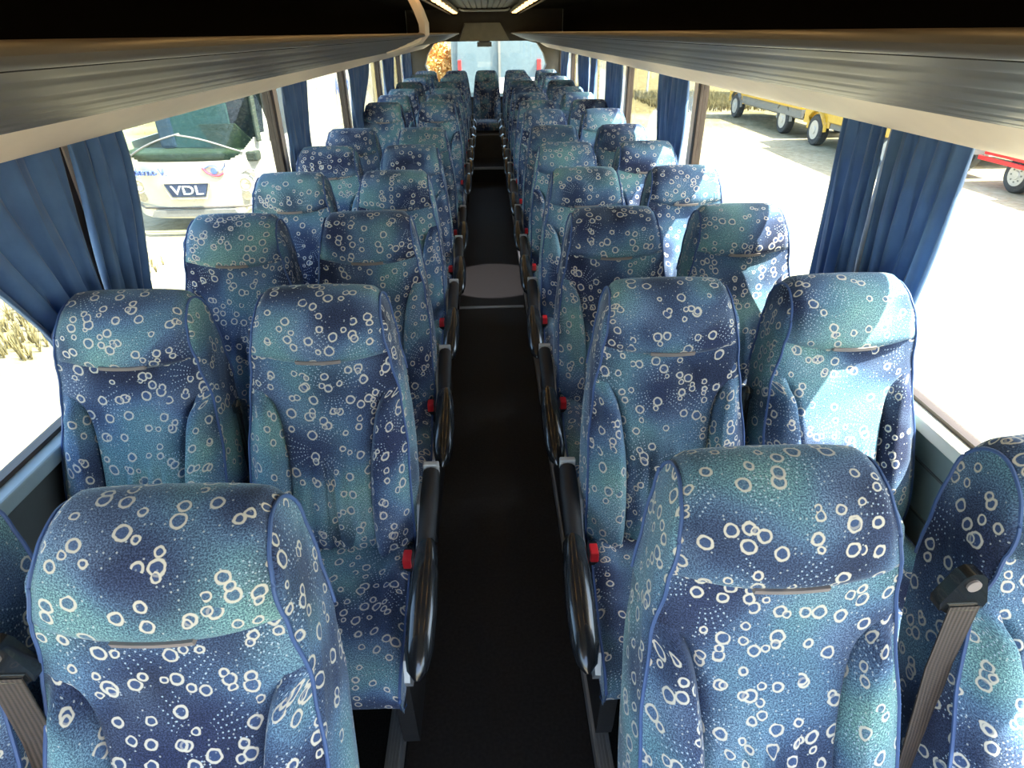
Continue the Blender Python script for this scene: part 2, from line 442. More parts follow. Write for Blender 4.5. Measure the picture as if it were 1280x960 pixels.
# roof / ceiling
struct(MB().box((-1.25, Y0, 2.2), (1.25, Y1+0.1, 2.26)).obj('ceiling', M['white']), 'roof shell of the coach')
for s, nm in ((-1, 'left'), (1, 'right')):
    struct(MB().box((s*0.56, Y0, 2.14), (s*1.17, Y1, 2.19)).obj('ceiling_lining', M['rackdark']), 'dark lining above the luggage rack on the %s' % nm)
cp = struct(MB().box((-0.56, Y0, 2.16), (0.56, 10.4, 2.195)).obj('ceiling_panel', M['olive']), 'ceiling panel over the aisle')
for q in range(9):
    x = -0.28+q*0.07
    MB().box((x-0.028, Y0, 2.145), (x+0.028, 10.1, 2.162), 0.004).obj('slat', M['ceilrib'], cp)
# lighter rounded end rail of the ribbed ceiling channel
MB().tube([(-0.35, 10.0, 2.135), (-0.33, 10.14, 2.125), (-0.29, 10.2, 2.12), (0.29, 10.2, 2.12), (0.33, 10.14, 2.125), (0.35, 10.0, 2.135)], 0.014).obj('end_rail', M['white'], cp, True)
# rear bulkhead
rb = MB().prism([(-1.14, 2.14), (1.14, 2.14), (1.14, 1.70), (0.75, 1.705), (0.62, 1.735), (-0.62, 1.735), (-0.78, 1.705), (-1.14, 1.70)], 'y', 10.35, 10.42).obj('bulkhead', M['brown'])
struct(rb, 'dark brown bulkhead above the rear window')
pb = MB().prism([(-0.30, 1.97), (0.22, 1.97), (0.36, 1.74), (-0.38, 1.74)], 'y', 10.28, 10.35); pb.obj('centre_panel', M['olive'], rb)
MB().tube([(-0.30, 10.27, 1.96), (-0.345, 10.27, 1.85), (-0.39, 10.27, 1.75)], 0.014).obj('edge_moulding', M['ribbed'], rb, True)
struct(MB().box((-1.2, Y1, -1.0), (1.2, Y1+0.08, 0.90)).obj('wall_rear', M['brown']), 'rear wall under the rear window')
# rear window
t = MB().box((-0.98, 11.1, 0.88), (0.98, 11.14, 0.93)).box((-0.98, 11.1, 1.74), (0.98, 11.14, 1.82))
wf = struct(t.obj('window_13', M['framebrown']), 'wide rear window at the far end')
MB().box((-1.0, 11.118, 0.92), (1.0, 11.124, 1.76)).obj('pane', M['glass'], wf)
for s in (-1, 1):
    pr = [(s*1.2, 0.6), (s*0.92, 0.6), (s*0.94, 1.0), (s*0.86, 1.12), (s*0.90, 1.25), (s*0.97, 1.40), (s*0.92, 1.55), (s*0.80, 1.72), (s*0.80, 2.1), (s*1.2, 2.1)]
    struct(MB().prism(pr, 'y', 10.95, 11.2).obj('corner_pillar', M['brown']), 'dark corner pillar beside the rear window, %s' % ('left' if s < 0 else 'right'))
struct(MB().box((-1.2, Y1, 1.80), (1.2, Y1+0.1, 2.26)).obj('wall_rear_top', M['brown']), 'panel above the rear window')
bl = empty('brake_light', (0.0, 11.05, 1.70)); tag(bl, 'small grey box lamp at the top middle of the rear window', 'light')
MB().box((-0.13, -0.04, -0.05), (0.10, 0.04, 0.02), 0.008).obj('housing', M['greym'], bl)
MB().box((-0.10, -0.06, 0.02), (0.07, 0.03, 0.035), 0.004).obj('bracket', M['dull'], bl)

# ------------------------------------------------------------------ luggage racks
def rack(s, nm, lab):
    r = empty(nm, (0, 0, 0)); tag(r, lab, 'luggage rack', 'overhead luggage racks')
    ya, yb = Y0, 10.3
    # ribbed aisle-side surface, profile from the tip outward and down
    P0, P1 = Vector((0.385, 1.833)), Vector((0.83, 1.712))
    pts = []
    nrib = 9
    for i in range(nrib*6+1):
        t = i/(nrib*6)
        p = P0.lerp(P1, t); bulge = 0.020*math.sin(PI*t)
        g = abs(((t*nrib) % 1)-0.5)*2
        gd = -0.0022 if g > 0.72 else 0.0
        pts.append((p.x-0.26*(bulge+gd), p.y-0.96*(bulge+gd)))
    back = [(p[0]+0.01, p[1]+0.012) for p in reversed(pts)]
    prof = [(s*x, z) for x, z in pts+back]
    MB().prism(prof, 'y', ya, yb).obj('ribbed_panel', M['ribbed'], r, True)
    # rounded tip rail that closes into a point at the rear end
    ys = [ya, 2, 4, 6, 8, 9.4, 9.9, 10.2, 10.45]; rr = [(0.020, 0.011)]*5+[(0.022, 0.011), (0.022, 0.011), (0.018, 0.010), (0.004, 0.004)]
    MB().tube([(s*0.392, y, 1.838) for y in ys], rr, 12, flat=(0, 0, 1)).obj('tip_rail', M['ribbed'], r, True)
    # smooth cream strip under it
    cs = [(0.825, 1.712), (0.86, 1.695), (0.93, 1.655), (0.965, 1.638), (0.985, 1.634), (1.02, 1.64), (1.17, 1.665), (1.17, 1.70), (1.0, 1.68), (0.88, 1.715)]
    MB().prism([(s*x, z) for x, z in cs], 'y', ya, 10.9).obj('lower_strip', M['cream'], r, True)
    MB().prism([(s*0.40, 1.838), (s*0.84, 1.745), (s*1.165, 1.74), (s*1.165, 1.72), (s*0.84, 1.725), (s*0.40, 1.826)], 'y', ya, yb).obj('shelf', M['rackdark'], r)
    struct(MB().box((s*1.14, ya, 1.76), (s*1.165, yb, 2.14)).obj('rack_back_panel', M['rackdark']), 'dark wall panel at the back of the luggage rack')
    # tapered end cap
    v = []; f = []
    for k, (yy, sc) in enumerate(((yb, 1.0), (10.5, 0.9), (10.7, 0.6), (10.85, 0.1))):
        for (x, z) in [(0.385, 1.833), (0.60, 1.755), (0.83, 1.705), (0.97, 1.64), (1.13, 1.66), (1.13, 1.83), (0.6, 1.85)]:
            v.append((s*(1.0-(1.0-x)*sc), yy if x > 0.9 else yb+(yy-yb)*0.9, 1.72+(z-1.72)*sc))
    for k in range(3):
        for j in range(7): f.append((k*7+j, k*7+(j+1) % 7, k*7+7+(j+1) % 7, k*7+7+j))
    b = MB(); b.v = v; b.f = f+[tuple(21+j for j in range(7))]; b.obj('end_cap', M['cream'], r, True)
    if s < 0:
        # curved support arm rising from the rack nose to the ceiling
        path = [(-0.62, 1.758), (-0.50, 1.79), (-0.42, 1.815), (-0.385, 1.85), (-0.385, 1.90), (-0.41, 1.97), (-0.45, 2.05), (-0.50, 2.15)]
        v = []; f = []
        for i, (x, z) in enumerate(path):
            a = Vector(path[max(0, i-1)]); c_ = Vector(path[min(len(path)-1, i+1)]); d = (c_-a).normalized(); n_ = Vector((-d.y, d.x))
            for (o1, yy) in ((0.016, 4.30), (0.026, 4.34), (0.026, 4.50), (0.016, 4.54), (-0.022, 4.54), (-0.022, 4.30)):
                v.append((x+n_.x*o1*-1, yy, z+n_.y*o1*-1))
        for i in range(len(path)-1):
            for j in range(6): f.append((i*6+j, i*6+(j+1) % 6, i*6+6+(j+1) % 6, i*6+6+j))
        b = MB(); b.v = v; b.f = f; b.obj('support_arm', M['cream'], r, True)
    # light strip: LED spots let into a dark channel over the aisle side of the rack
    L = empty('light_strip', (s*0.41, 0, 2.09)); tag(L, 'row of warm ceiling spot lamps along the %s side of the aisle' % ('left' if s < 0 else 'right'), 'light', 'ceiling light strips')
    MB().box((-0.05, Y0, 0.0), (0.05, 10.1, 0.035), 0.006).obj('housing', M['olive'], L)
    for yy in [i*0.60+0.1 for i in range(1, 17)]:
        lm = bpy.data.meshes.get('lamp') or MB().box((-0.032, -0.15, -0.014), (0.032, 0.15, 0.004), 0.005).me('lamp', M['led'])
        link('lamp', lm, L, (0, yy, 0))
    MB().tube([(s*0.085, Y0, -0.01), (s*0.085, 10.2, -0.01)], 0.009, 8).obj('rail', M['ribbed'], L, True)
rack(-1, 'luggage_rack', 'long ribbed overhead luggage rack above the left windows')
rack(1, 'luggage_rack', 'long ribbed overhead luggage rack above the right windows')

# ================================================================== SEATS
# side profile of the back, front curve and rear curve, local y (rearwards) and z; seat origin on platform, front face at y=0
PROF = [(-0.030, 0.40), (-0.050, 0.47), (-0.052, 0.54), (-0.035, 0.62), (-0.005, 0.70), (0.035, 0.79), (0.065, 0.865), (0.078, 0.925), (0.080, 0.98), (0.088, 1.03),
        (0.104, 1.075), (0.128, 1.110), (0.158, 1.132), (0.190, 1.140), (0.222, 1.130), (0.244, 1.105), (0.252, 1.07), (0.244, 0.98), (0.215, 0.86), (0.175, 0.74), (0.135, 0.60), (0.105, 0.48), (0.095, 0.38)]
def prof_at(t):
    """Catmull-Rom through PROF, t in [0, len-1]"""
    n = len(PROF)-1; t = max(0, min(n, t)); i = min(int(t), n-1); u = t-i
    P = [Vector(PROF[max(0, min(n, i+k))]) for k in (-1, 0, 1, 2)]
    return 0.5*((2*P[1])+(-P[0]+P[2])*u+(2*P[0]-5*P[1]+4*P[2]-P[3])*u*u+(-P[0]+3*P[1]-3*P[2]+P[3])*u**3)
WID = [(0.38, 0.205), (0.55, 0.212), (0.75, 0.208), (0.88, 0.194), (0.98, 0.176), (1.06, 0.163), (1.115, 0.156), (1.14, 0.152)]
TSEAM = 8.1   # parameter of seam on the front curve at centre
def back_mesh():
    NU, NS = 44, 96
    T0, TT, TN = 0.0, 13.0, 22.0
    KS, KT = 40, 64   # rows of seam, of top
    us = [-1+2*i/NU for i in range(NU+1)]
    KW = max(k for k in range(KS) if prof_at(T0+(TSEAM-T0)*k/KS).y < 0.905)
    V = []; UV = []
    for k in range(NS+1):
        for ui, u in enumerate(us):
            tq = T0+(TSEAM-T0)*min(k, KS)/KS
            zq = prof_at(tq).y
            top = 0.905
            tt_ = max(0, min(1, (zq-0.64)/(top-0.64)))
            WU = 0.50+0.47*(1-math.sqrt(max(0, 1-tt_**2.3)))
            if k > KW: WU = 0.97+(12/22-0.97)*min(1, (k-KW)/12)
            a0 = 12/22
            if k <= KW+12:
                aa = abs(u); aa = aa*WU/a0 if aa <= a0 else WU+(aa-a0)*(1-WU)/(1-a0)
                u = math.copysign(aa, u)
            seam = TSEAM - 0.15 + 0.55*abs(u)**2.0
            if k <= KS: t = T0+(seam-T0)*k/KS
            elif k <= KT: t = seam+(TT-seam)*(k-KS)/(KT-KS)
            else: t = TT+(TN-TT)*(k-KT)/(NS-KT)
            p = prof_at(t); q = prof_at(t+0.01)-prof_at(t-0.01)
            nrm = Vector((-q.y, q.x)).normalized()    # outward
            front = t < 12
            hw = interp(WID, p.y)
            a = abs(u)
            d = 0.0
            z = p.y
            # general crown
            d += 0.008*(1-a**3)
            if k < KS and k >= 0:
                ds = (seam-t)
                # headrest overhang: groove just below the seam
                d -= 0.012*smoothstep(1.6, 0.0, ds)
                # bolster wings: inner seam curve
                wu = WU if k <= KW else 2
                if wu < 1:
                    inn = smoothstep(wu, wu+min(0.10, 0.6*(1-wu)), a)
                    d += 0.036*inn*(1-0.55*smoothstep(wu+0.2, 1.0, a))*smoothstep(top, top-0.05, z)
                    d -= 0.012*math.exp(-((a-wu)/0.026)**2)*smoothstep(top, top-0.03, z)
                # wide V shaped shoulder seam
                # vertical flutes in the middle
                if a < 0.56:
                    fl_top = 0.80-0.10*(a/0.5)**2
                    m = smoothstep(fl_top, fl_top-0.12, z)
                    for g in (0.0, 0.19, 0.38):
                        d -= 0.011*m*math.exp(-((a-g-0.04*m)/0.028)**2)
                    d += 0.006*m
                # arc seam from wing over to the centre under the head section
                zc = 0.90-0.20*(1-a)**1.5
            elif k < KT:
                m = min(1, (t-seam)/0.5)
                d += 0.014*m*(1-0.5*a*a)*smoothstep(12.5, 9, t)
            if k == KS: d -= 0.014
            d *= 1-0.85*smoothstep(0.84, 1.0, a)
            # rounded top corners
            if z > 1.02:
                z2 = z - 0.010*smoothstep(0.80, 1.0, a)**2*smoothstep(1.02, 1.13, z)
            else: z2 = z
            # pull the edge back slightly
            ed = -0.006*smoothstep(0.88, 1.0, a)
            x = u*hw
            y_ = p.x+nrm.x*(d+ed); z_ = z2+nrm.y*(d+ed)
            V.append((x, y_, z_)); 
            UV.append((x, 0.0))
    # arc length along centre for uv
    L = [0.0]; c = NU//2
    for k in range(1, NS+1):
        a = Vector(V[(k-1)*(NU+1)+c]); b = Vector(V[k*(NU+1)+c]); L.append(L[-1]+(b-a).length)
    UV = []
    for k in range(NS+1):
        row = [Vector(V[k*(NU+1)+i]) for i in range(NU+1)]
        acc = [0.0]
        for i in range(NU): acc.append(acc[-1]+(row[i+1]-row[i]).length)
        UV += [(q-acc[NU//2], L[k]) for q in acc]
    W = NU+1
    F1 = []; F2 = []; FW = {0: [], 1: []}
    for k in range(NS):
        for i in range(NU):
            f = (k*W+i, k*W+i+1, (k+1)*W+i+1, (k+1)*W+i)
            if k < KW and (i < 10 or i >= NU-10): FW[0 if i < 10 else 1].append(f)
            else: (F1 if k < KS or k > 80 else F2).append(f)
    # gussets: front edge col joined to rear edge: rows k and its partner
    GV = list(V); GUV = list(UV)
    F3 = []
    for side, ci in ((-1, 0), (1, NU)):
        edge = [Vector(V[k*W+ci]) for k in range(NS+1)]
        n = NS//2
        rows = []
        for k in range(n+1):
            # match by arc parameter: front k, rear NS-k
            a, b = edge[k], edge[NS-k]
            row = []
            for j in range(7):
                tt = j/6; p = a.lerp(b, tt)
                w_ = (b-a).length
                p.x += side*0.012*math.sin(PI*tt)*min(1, w_/0.06)
                row.append(len(GV)); GV.append(tuple(p)); GUV.append((1.0+p.y+side*0.5, p.z))
            rows.append(row)
        for k in range(n):
            for j in range(6):
                q = (rows[k][j], rows[k+1][j], rows[k+1][j+1], rows[k][j+1])
                F3.append(q if side < 0 else q[::-1])
    def sub(name, faces, mat=M['fabric'], du=0.0):
        used = sorted({i for f in faces for i in f}); mp = {o: n for n, o in enumerate(used)}
        return mesh(name, [GV[i] for i in used], [tuple(mp[i] for i in f) for f in faces], mat, [(GUV[i][0]+du, GUV[i][1]+du*0.7) for i in used])
    # normals of the front grid must point outwards (-y)
    F1 = [f for f in F1]; 
    pip = []
    for ci in (0, NU):
        pts = [Vector(V[k*W+ci]) for k in range(0, NS-14, 1)]
        sx = -1 if ci == 0 else 1
        pip.append([(p.x+sx*0.0015, p.y, p.z) for p in pts])
    return sub('backrest', F1), sub('headrest', F2), sub('side_panel', F3), pip, [sub('side_bolster', FW[0], du=0.37), sub('side_bolster', FW[1], du=0.83)]
me_back, me_head, me_side, pips, me_bol = back_mesh()
me_pip = [MB().tube(p, 0.0033, 6).me('piping', M['piping'], True) for p in pips]

def tab_mesh():
    b = MB(); n = 10; pts = []
    v = []; f = []
    for i in range(n+1):
        u = -0.34+0.68*i/n
        p = prof_at(TSEAM+0.05+0.55*abs(u)**2); x = u*0.165
        for dz, dy in ((-0.004, -0.0175), (0.006, -0.0205), (0.006, -0.006), (-0.004, -0.004)):
            v.append((x, p.x+dy, p.y+dz))
    for i in range(n):
        for j in range(4): f.append((i*4+j, i*4+(j+1) % 4, i*4+4+(j+1) % 4, i*4+4+j))
    f += [(0, 1, 2, 3), tuple(n*4+j for j in (3, 2, 1, 0))]
    b.v = v; b.f = f
    return b.me('headrest_tab', M['leather'])
me_tab = tab_mesh()

def cushion_mesh():
    NU, NS = 28, 44
    PR_ = [(0.03, 0.475), (-0.06, 0.478), (-0.16, 0.474), (-0.26, 0.476), (-0.35, 0.482), (-0.42, 0.480), (-0.462, 0.462), (-0.478, 0.43), (-0.472, 0.39), (-0.44, 0.355)]
    V = []; UV = []
    n = len(PR_)-1
    for k in range(NS+1):
        t = n*k/NS; i = min(int(t), n-1); u_ = t-i
        P = [Vector(PR_[max(0, min(n, i+j))]) for j in (-1, 0, 1, 2)]
        p = 0.5*((2*P[1])+(-P[0]+P[2])*u_+(2*P[0]-5*P[1]+4*P[2]-P[3])*u_*u_+(-P[0]+3*P[1]-3*P[2]+P[3])*u_**3)
        for j in range(NU+1):
            u = -1+2*j/NU; a = abs(u)
            hw = 0.205+0.012*smoothstep(-0.1, -0.4, p.x)
            d = 0.020*smoothstep(0.60, 0.82, a)*smoothstep(-0.5, -0.2, p.x) - 0.006*math.exp(-((a-0.66)/0.02)**2) - 0.022*smoothstep(0.88, 1.0, a)
            for g in (0.0, 0.22, 0.44): d -= 0.004*math.exp(-((a-g)/0.02)**2)*smoothstep(0, -0.1, p.x)*smoothstep(-0.45, -0.3, p.x)
            V.append((u*hw, p.x - (d if k > NS*0.75 else 0)*0.5, p.y+d)); UV.append((u*hw+3.1, p.x + p.y + 5.0))
    W = NU+1; F = []
    for k in range(NS):
        for i in range(NU): F.append((k*W+i, (k+1)*W+i, (k+1)*W+i+1, k*W+i+1)[::-1])
    for side, ci in ((-1, 0), (1, NU)):
        base = len(V)
        for k in range(NS+1):
            p = V[k*W+ci]; V.append((p[0]+side*0.004, p[1], max(0.36, p[2]-0.04))); UV.append((p[1]+8, p[2]))
            V.append((p[0]+side*0.0, min(p[1]+0.01, 0.03), 0.352)); UV.append((p[1]+8, p[2]-0.1))
        for k in range(NS):
            q1 = (k*W+ci, (k+1)*W+ci, base+2*(k+1), base+2*k); q2 = (base+2*k, base+2*k+2, base+2*k+3, base+2*k+1)
            F += [q1, q2] if side > 0 else [q1[::-1], q2[::-1]]
    me = mesh('cushion', V, F, M['fabric'], UV)
    return me, [[(V[k*W+ci][0], V[k*W+ci][1], V[k*W+ci][2]) for k in range(NS+1)] for ci in (0, NU)]
me_cush, cp_ = cushion_mesh()
me_cpip = [MB().tube(p, 0.004, 6).me('cushion_piping', M['piping'], True) for p in cp_]
me_pan = MB().box((-0.20, -0.42, 0.315), (0.20, 0.10, 0.356), 0.01).me('seat_pan', M['dull'])
# hard rear shell of the back
def shell_mesh():
    v = []; f = []; zz = [0.40, 0.55, 0.7, 0.85, 0.95]
    for z in zz:
        yb = interp(sorted([(p[1], p[0]) for p in PROF[16:]]), z); hw = interp(WID, z)-0.006
        for x, y in ((-hw, yb-0.02), (-hw*0.9, yb+0.012), (0, yb+0.022), (hw*0.9, yb+0.012), (hw, yb-0.02)): v.append((x, y, z))
    for i in range(len(zz)-1):
        for j in range(4): f.append((i*5+j, i*5+j+1, i*5+6+j, i*5+5+j)[::-1])
    return mesh('rear_shell', v, f, M['dull'])
me_shell = shell_mesh()
# aisle-side pieces, built for the aisle on local side s
def aisle_parts(s):
    A = {}
    x = s*0.240
    A['side_cover'] = MB().prism([(0.10, 0.36), (0.11, 0.56), (0.06, 0.60), (0.0, 0.575), (-0.05, 0.51), (-0.18, 0.478), (-0.34, 0.472), (-0.40, 0.455), (-0.425, 0.41), (-0.40, 0.36)], 'x', s*0.219, s*0.234).me('side_cover', M['metal'])
    # armrest paddle: pivot block and tapered pad
    b = MB()
    b.tube([(x+s*0.012, 0.10, 0.605), (x+s*0.014, 0.02, 0.595), (x+s*0.016, -0.10, 0.575), (x+s*0.017, -0.16, 0.563)], [(0.024, 0.022), (0.026, 0.024), (0.024, 0.024), (0.022, 0.022)], 12, flat=(0, 0, 1))
    A['armrest_arm'] = b.me('armrest_arm', M['dull'], True)
    b = MB()
    b.tube([(x+s*0.020, -0.13, 0.572), (x+s*0.021, -0.16, 0.568), (x+s*0.022, -0.24, 0.552), (x+s*0.022, -0.33, 0.530), (x+s*0.020, -0.41, 0.500), (x+s*0.019, -0.445, 0.480), (x+s*0.018, -0.46, 0.468)],
           [(0.014, 0.014), (0.028, 0.024), (0.034, 0.028), (0.036, 0.030), (0.033, 0.027), (0.024, 0.018), (0.006, 0.006)], 14, flat=(0, 0, 1))
    A['armrest_pad'] = b.me('armrest_pad', M['plastic'], True)
    A['armrest_cap'] = MB().box((x-s*0.012, 0.105, 0.585), (x+s*0.034, 0.125, 0.63), 0.004).me('armrest_cap', M['cap'])
    A['belt_buckle'] = MB().box((s*0.190, -0.150, 0.44), (s*0.216, -0.105, 0.518), 0.004).me('belt_buckle', M['dull'])
    A['release_button'] = MB().box((s*0.192, -0.157, 0.492), (s*0.214, -0.118, 0.524), 0.003).me('release_button', M['red'])
    return A
AP = {s: aisle_parts(s) for s in (-1, 1)}
def strap(pts, wdt, mat=None):
    """flat webbing along pts with width direction along x"""
    v = []; f = []; uv = []; L = 0
    for i, (p, wv) in enumerate(pts):
        p = Vector(p); wv = Vector(wv).normalized()*wdt/2
        if i: L += (p-Vector(pts[i-1][0])).length
        q = Vector(pts[min(i+1, len(pts)-1)][0])-Vector(pts[max(i-1, 0)][0]); n = q.cross(wv).normalized()*0.0012
        for a, ua in ((p-wv+n, 0), (p+wv+n, wdt), (p+wv-n, wdt), (p-wv-n, 0)): v.append(tuple(a)); uv.append((ua, L))
    for i in range(len(pts)-1):
        for j in range(4): f.append((i*4+j, i*4+(j+1) % 4, i*4+4+(j+1) % 4, i*4+4+j))
    return mesh('belt_strap', v, f, M['webbing'], uv, smooth=False)
# belts: a window seat carries its anchor on its inner shoulder, an aisle seat on its outer shoulder
def belt_parts(s):
    x = s*0.206
    A = {}
    pr = [(-0.033, -0.018), (-0.016, 0.024), (-0.006, 0.031), (0.006, 0.031), (0.016, 0.024), (0.033, -0.018), (0.030, -0.030), (-0.030, -0.030)]
    b = MB().prism([(x+s*0.022+p[0]*1.15, p[1]*1.25+0.955) for p in pr], 'y', 0.070, 0.092)
    b.tube([(x+s*0.0, 0.075, 0.922), (x+s*0.046, 0.075, 0.922)], 0.011, 8)
    A['belt_anchor'] = b.me('belt_anchor', M['plastic'], True)
    A['belt_bolt'] = MB().lathe([(0.011, 0.066), (0.0105, 0.071)], 'y', (x+s*0.022, 0, 0.972), 14).me('belt_bolt', M['leather'], True)
    xs = x+s*0.022
    A['belt_strap'] = strap([((xs, 0.066, 0.930), (1, 0, 0)), ((xs+s*0.004, 0.055, 0.80), (1, 0.1, 0)), ((xs+s*0.006, 0.030, 0.65), (1, 0.2, 0)), ((xs+s*0.004, 0.01, 0.50), (1, 0.3, 0)), ((xs, -0.02, 0.40), (1, 0.3, 0))], 0.048)
    A['belt_strap_far'] = strap([((x+s*0.006, 0.15, 0.92), (1, 0, 0)), ((x+s*0.012, 0.10, 0.80), (1, 0.1, 0)), ((x+s*0.020, 0.06, 0.65), (1, 0.2, 0)), ((x+s*0.018, 0.03, 0.50), (1, 0.3, 0)), ((x+s*0.012, 0.01, 0.40), (1, 0.3, 0))], 0.042)
    xp = s*0.236
    b = MB().tube([(xp, 0.06, 0.42), (xp, 0.085, 0.62), (xp, 0.115, 0.80), (xp, 0.122, 0.835)], [0.012, 0.012, 0.014, 0.017], 10)
    b.tube([(xp, 0.118, 0.83), (xp, 0.116, 0.850), (xp, 0.118, 0.862)], [0.020, 0.018, 0.006], 10)
    A['belt_post'] = b.me('belt_post', M['plastic'], True)
    return A
BP = {s: belt_parts(s) for s in (-1, 1)}

def seat(kind, side):
    """kind aisle/window, side -1 left of the aisle, 1 right of it"""
    r = empty('coach_seat')
    bk_ = link('backrest', me_back, r); [link('side_bolster', m_, r) for m_ in me_bol]; h = link('headrest', me_head, r); link('headrest_tab', me_tab, h)
    link('side_panel', me_side, r); [link('piping', m_, r) for m_ in me_pip]; link('rear_shell', me_shell, r)
    c = link('cushion', me_cush, r); [link('cushion_piping', m_, c) for m_ in me_cpip]; link('seat_pan', me_pan, r)
    s_in = -side
    if kind == 'bench':
        return r
    if kind == 'front':
        link('belt_strap', BP[side]['belt_strap_far'], r); return r
    elif kind == 'aisle':
        A = AP[s_in]
        link('side_cover', A['side_cover'], r)
        a = link('armrest', A['armrest_arm'], r); link('armrest_pad', A['armrest_pad'], a); link('armrest_cap', A['armrest_cap'], a)
        bk = link('belt_buckle', A['belt_buckle'], r); tag(link('release_button', A['release_button'], bk), 'red buckle release button')
    else:
        bk = link('belt_buckle', AP[s_in]['belt_buckle'], r); tag(link('release_button', AP[s_in]['release_button'], bk), 'red buckle release button')
        B = BP[s_in]
        if kind == 'window':
            link('belt_post', BP[s_in]['belt_post'], r)
    if kind == 'frontwindow':
        B = BP[s_in]
        an = link('belt_anchor', B['belt_anchor'], r); link('belt_bolt', B['belt_bolt'], an); link('belt_strap', B['belt_strap'], r)
    return r
def kids(o): return [c for c in bpy.data.objects if c.parent == o]
PROTO = {}
def copy_tree(o, parent=None):
    c = o.copy(); col.objects.link(c); c.parent = parent
    for ch in KID[o.name]: copy_tree(ch, c)
    return c
KID = {}
def index(o):
    KID[o.name] = kids(o)
    for c in KID[o.name]: index(c)
protos = {}
for kd, sd in (('aisle', -1), ('aisle', 1), ('window', -1), ('window', 1), ('front', -1), ('front', 1), ('frontwindow', -1), ('frontwindow', 1), ('bench', 1)):
    if 1:
        p = seat(kd, sd); index(p); protos[(kd, sd)] = [p, False]
ORD = ['first', 'second', 'third', 'fourth', 'fifth', 'sixth', 'seventh', 'eighth', 'ninth', 'tenth', 'eleventh', 'twelfth', 'thirteenth']
def place(kd, sd, loc, rz, label):
    p = protos[(kd, sd)]
    o = p[0] if not p[1] else copy_tree(p[0])
    p[1] = True
    o.location = loc; o.rotation_euler = (0, 0, rz)
    tag(o, label, 'seat', 'blue ring-patterned coach seats'); return o
def pedestal(x, y, z, side, n):
    p = MB()
    p.box((-0.44, -0.34, 0.26), (0.44, -0.28, 0.316), 0.004).box((-0.44, 0.0, 0.26), (0.44, 0.06, 0.316), 0.004)
    o = empty('seat_frame', (x, y, z)); p.obj('cross_bar', M['dull'], o)
    l = MB().prism([(-0.36, 0.30), (0.08, 0.30), (0.10, 0.06), (0.10, 0.012), (-0.33, 0.012), (-0.34, 0.06)], 'x', -0.022, 0.022)
    l.obj('leg', M['dull'], o, loc=(-side*0.425, 0, 0))
    tag(o, 'black steel frame under the seat pair in the %s row %s of the aisle' % (ORD[n], 'left' if side < 0 else 'right'), 'seat frame', 'seat frames')
rnd = random.Random(4)
for n in range(13):
    for sd in (-1, 1):
        if sd < 0 and n == 6: continue
        Z = 0.145 + (0.025 if n >= 6 else 0) + (0.02 if n >= 10 else 0)
        Y = 0.72+0.755*n-0.175
        jit = lambda a: rnd.uniform(-a, a)
        dy = -0.05 if (sd < 0 and n == 0) else 0
        sn = 'left' if sd < 0 else 'right'
        xin = 0.445; xout = 0.918
        if sd < 0: xin += 0.008; xout += 0.017
        if n == 0: xin += 0.032 if sd < 0 else -0.028; xout = 0.935
        extra = {0: ', nearest the camera', 12: ', last before the rear bench'}.get(n, '')
        place('front' if n == 0 else 'aisle', sd, (sd*xin, Y+dy+jit(.006), Z), R(jit(1.2)), 'blue ring-patterned seat beside the aisle, on its %s, %s row from the camera' % (sn, ORD[n]))
        place('frontwindow' if n == 0 else 'window', sd, (sd*xout, Y+dy+jit(.006), Z), R(jit(1.2)), 'blue ring-patterned seat by the %s windows, %s row from the camera' % (sn, ORD[n]))
        pedestal(sd*0.69, Y, Z, sd, n)
for k, x in enumerate((-0.93, -0.46, 0.0, 0.46, 0.93)):
    sd = -1 if x < 0 else 1
    place('bench', 1, (x, 10.42, 0.195), 0, 'blue patterned seat of the rear bench, %s' % ('at its left end', 'just left of the middle', 'in the middle at the end of the aisle', 'just right of the middle', 'at its right end')[k])
    
dl = empty('sun_patch_helper', (-0.31, 5.05, 2.12)); tag(dl, 'added unseen spot lamp standing in for the sun patch on the aisle floor', 'light')  # made-up lamp out of view, throws the sun patch onto the aisle floor
MB().lathe([(0.045, 0.05), (0.05, 0.0), (0.03, -0.004)], 'z', (0, 0, 0), 20).obj('housing', M['dull'], dl, True)
MB().lathe([(0.026, 0.0), (0.024, -0.007)], 'z', (0, 0, 0), 16).obj('lens', M['led'], dl)  # case and glowing lens belong to the added lamp
sd_ = bpy.data.lights.new('sun_patch_spot', 'SPOT'); sd_.energy = 110; sd_.spot_size = R(23); sd_.spot_blend = 0.12; sd_.shadow_soft_size = 0.02; sd_.color = (1.0, 0.93, 0.95)  # narrow spot in place of the sunlight on the floor
so_ = bpy.data.objects.new('sun_patch_spot', sd_); col.objects.link(so_); so_.parent = dl; so_.location = (0, 0, -0.02)
so_.rotation_euler = (Vector((-0.31, 5.05, 2.10))-Vector((0.0, 5.0, 0))).to_track_quat('Z', 'Y').to_euler()

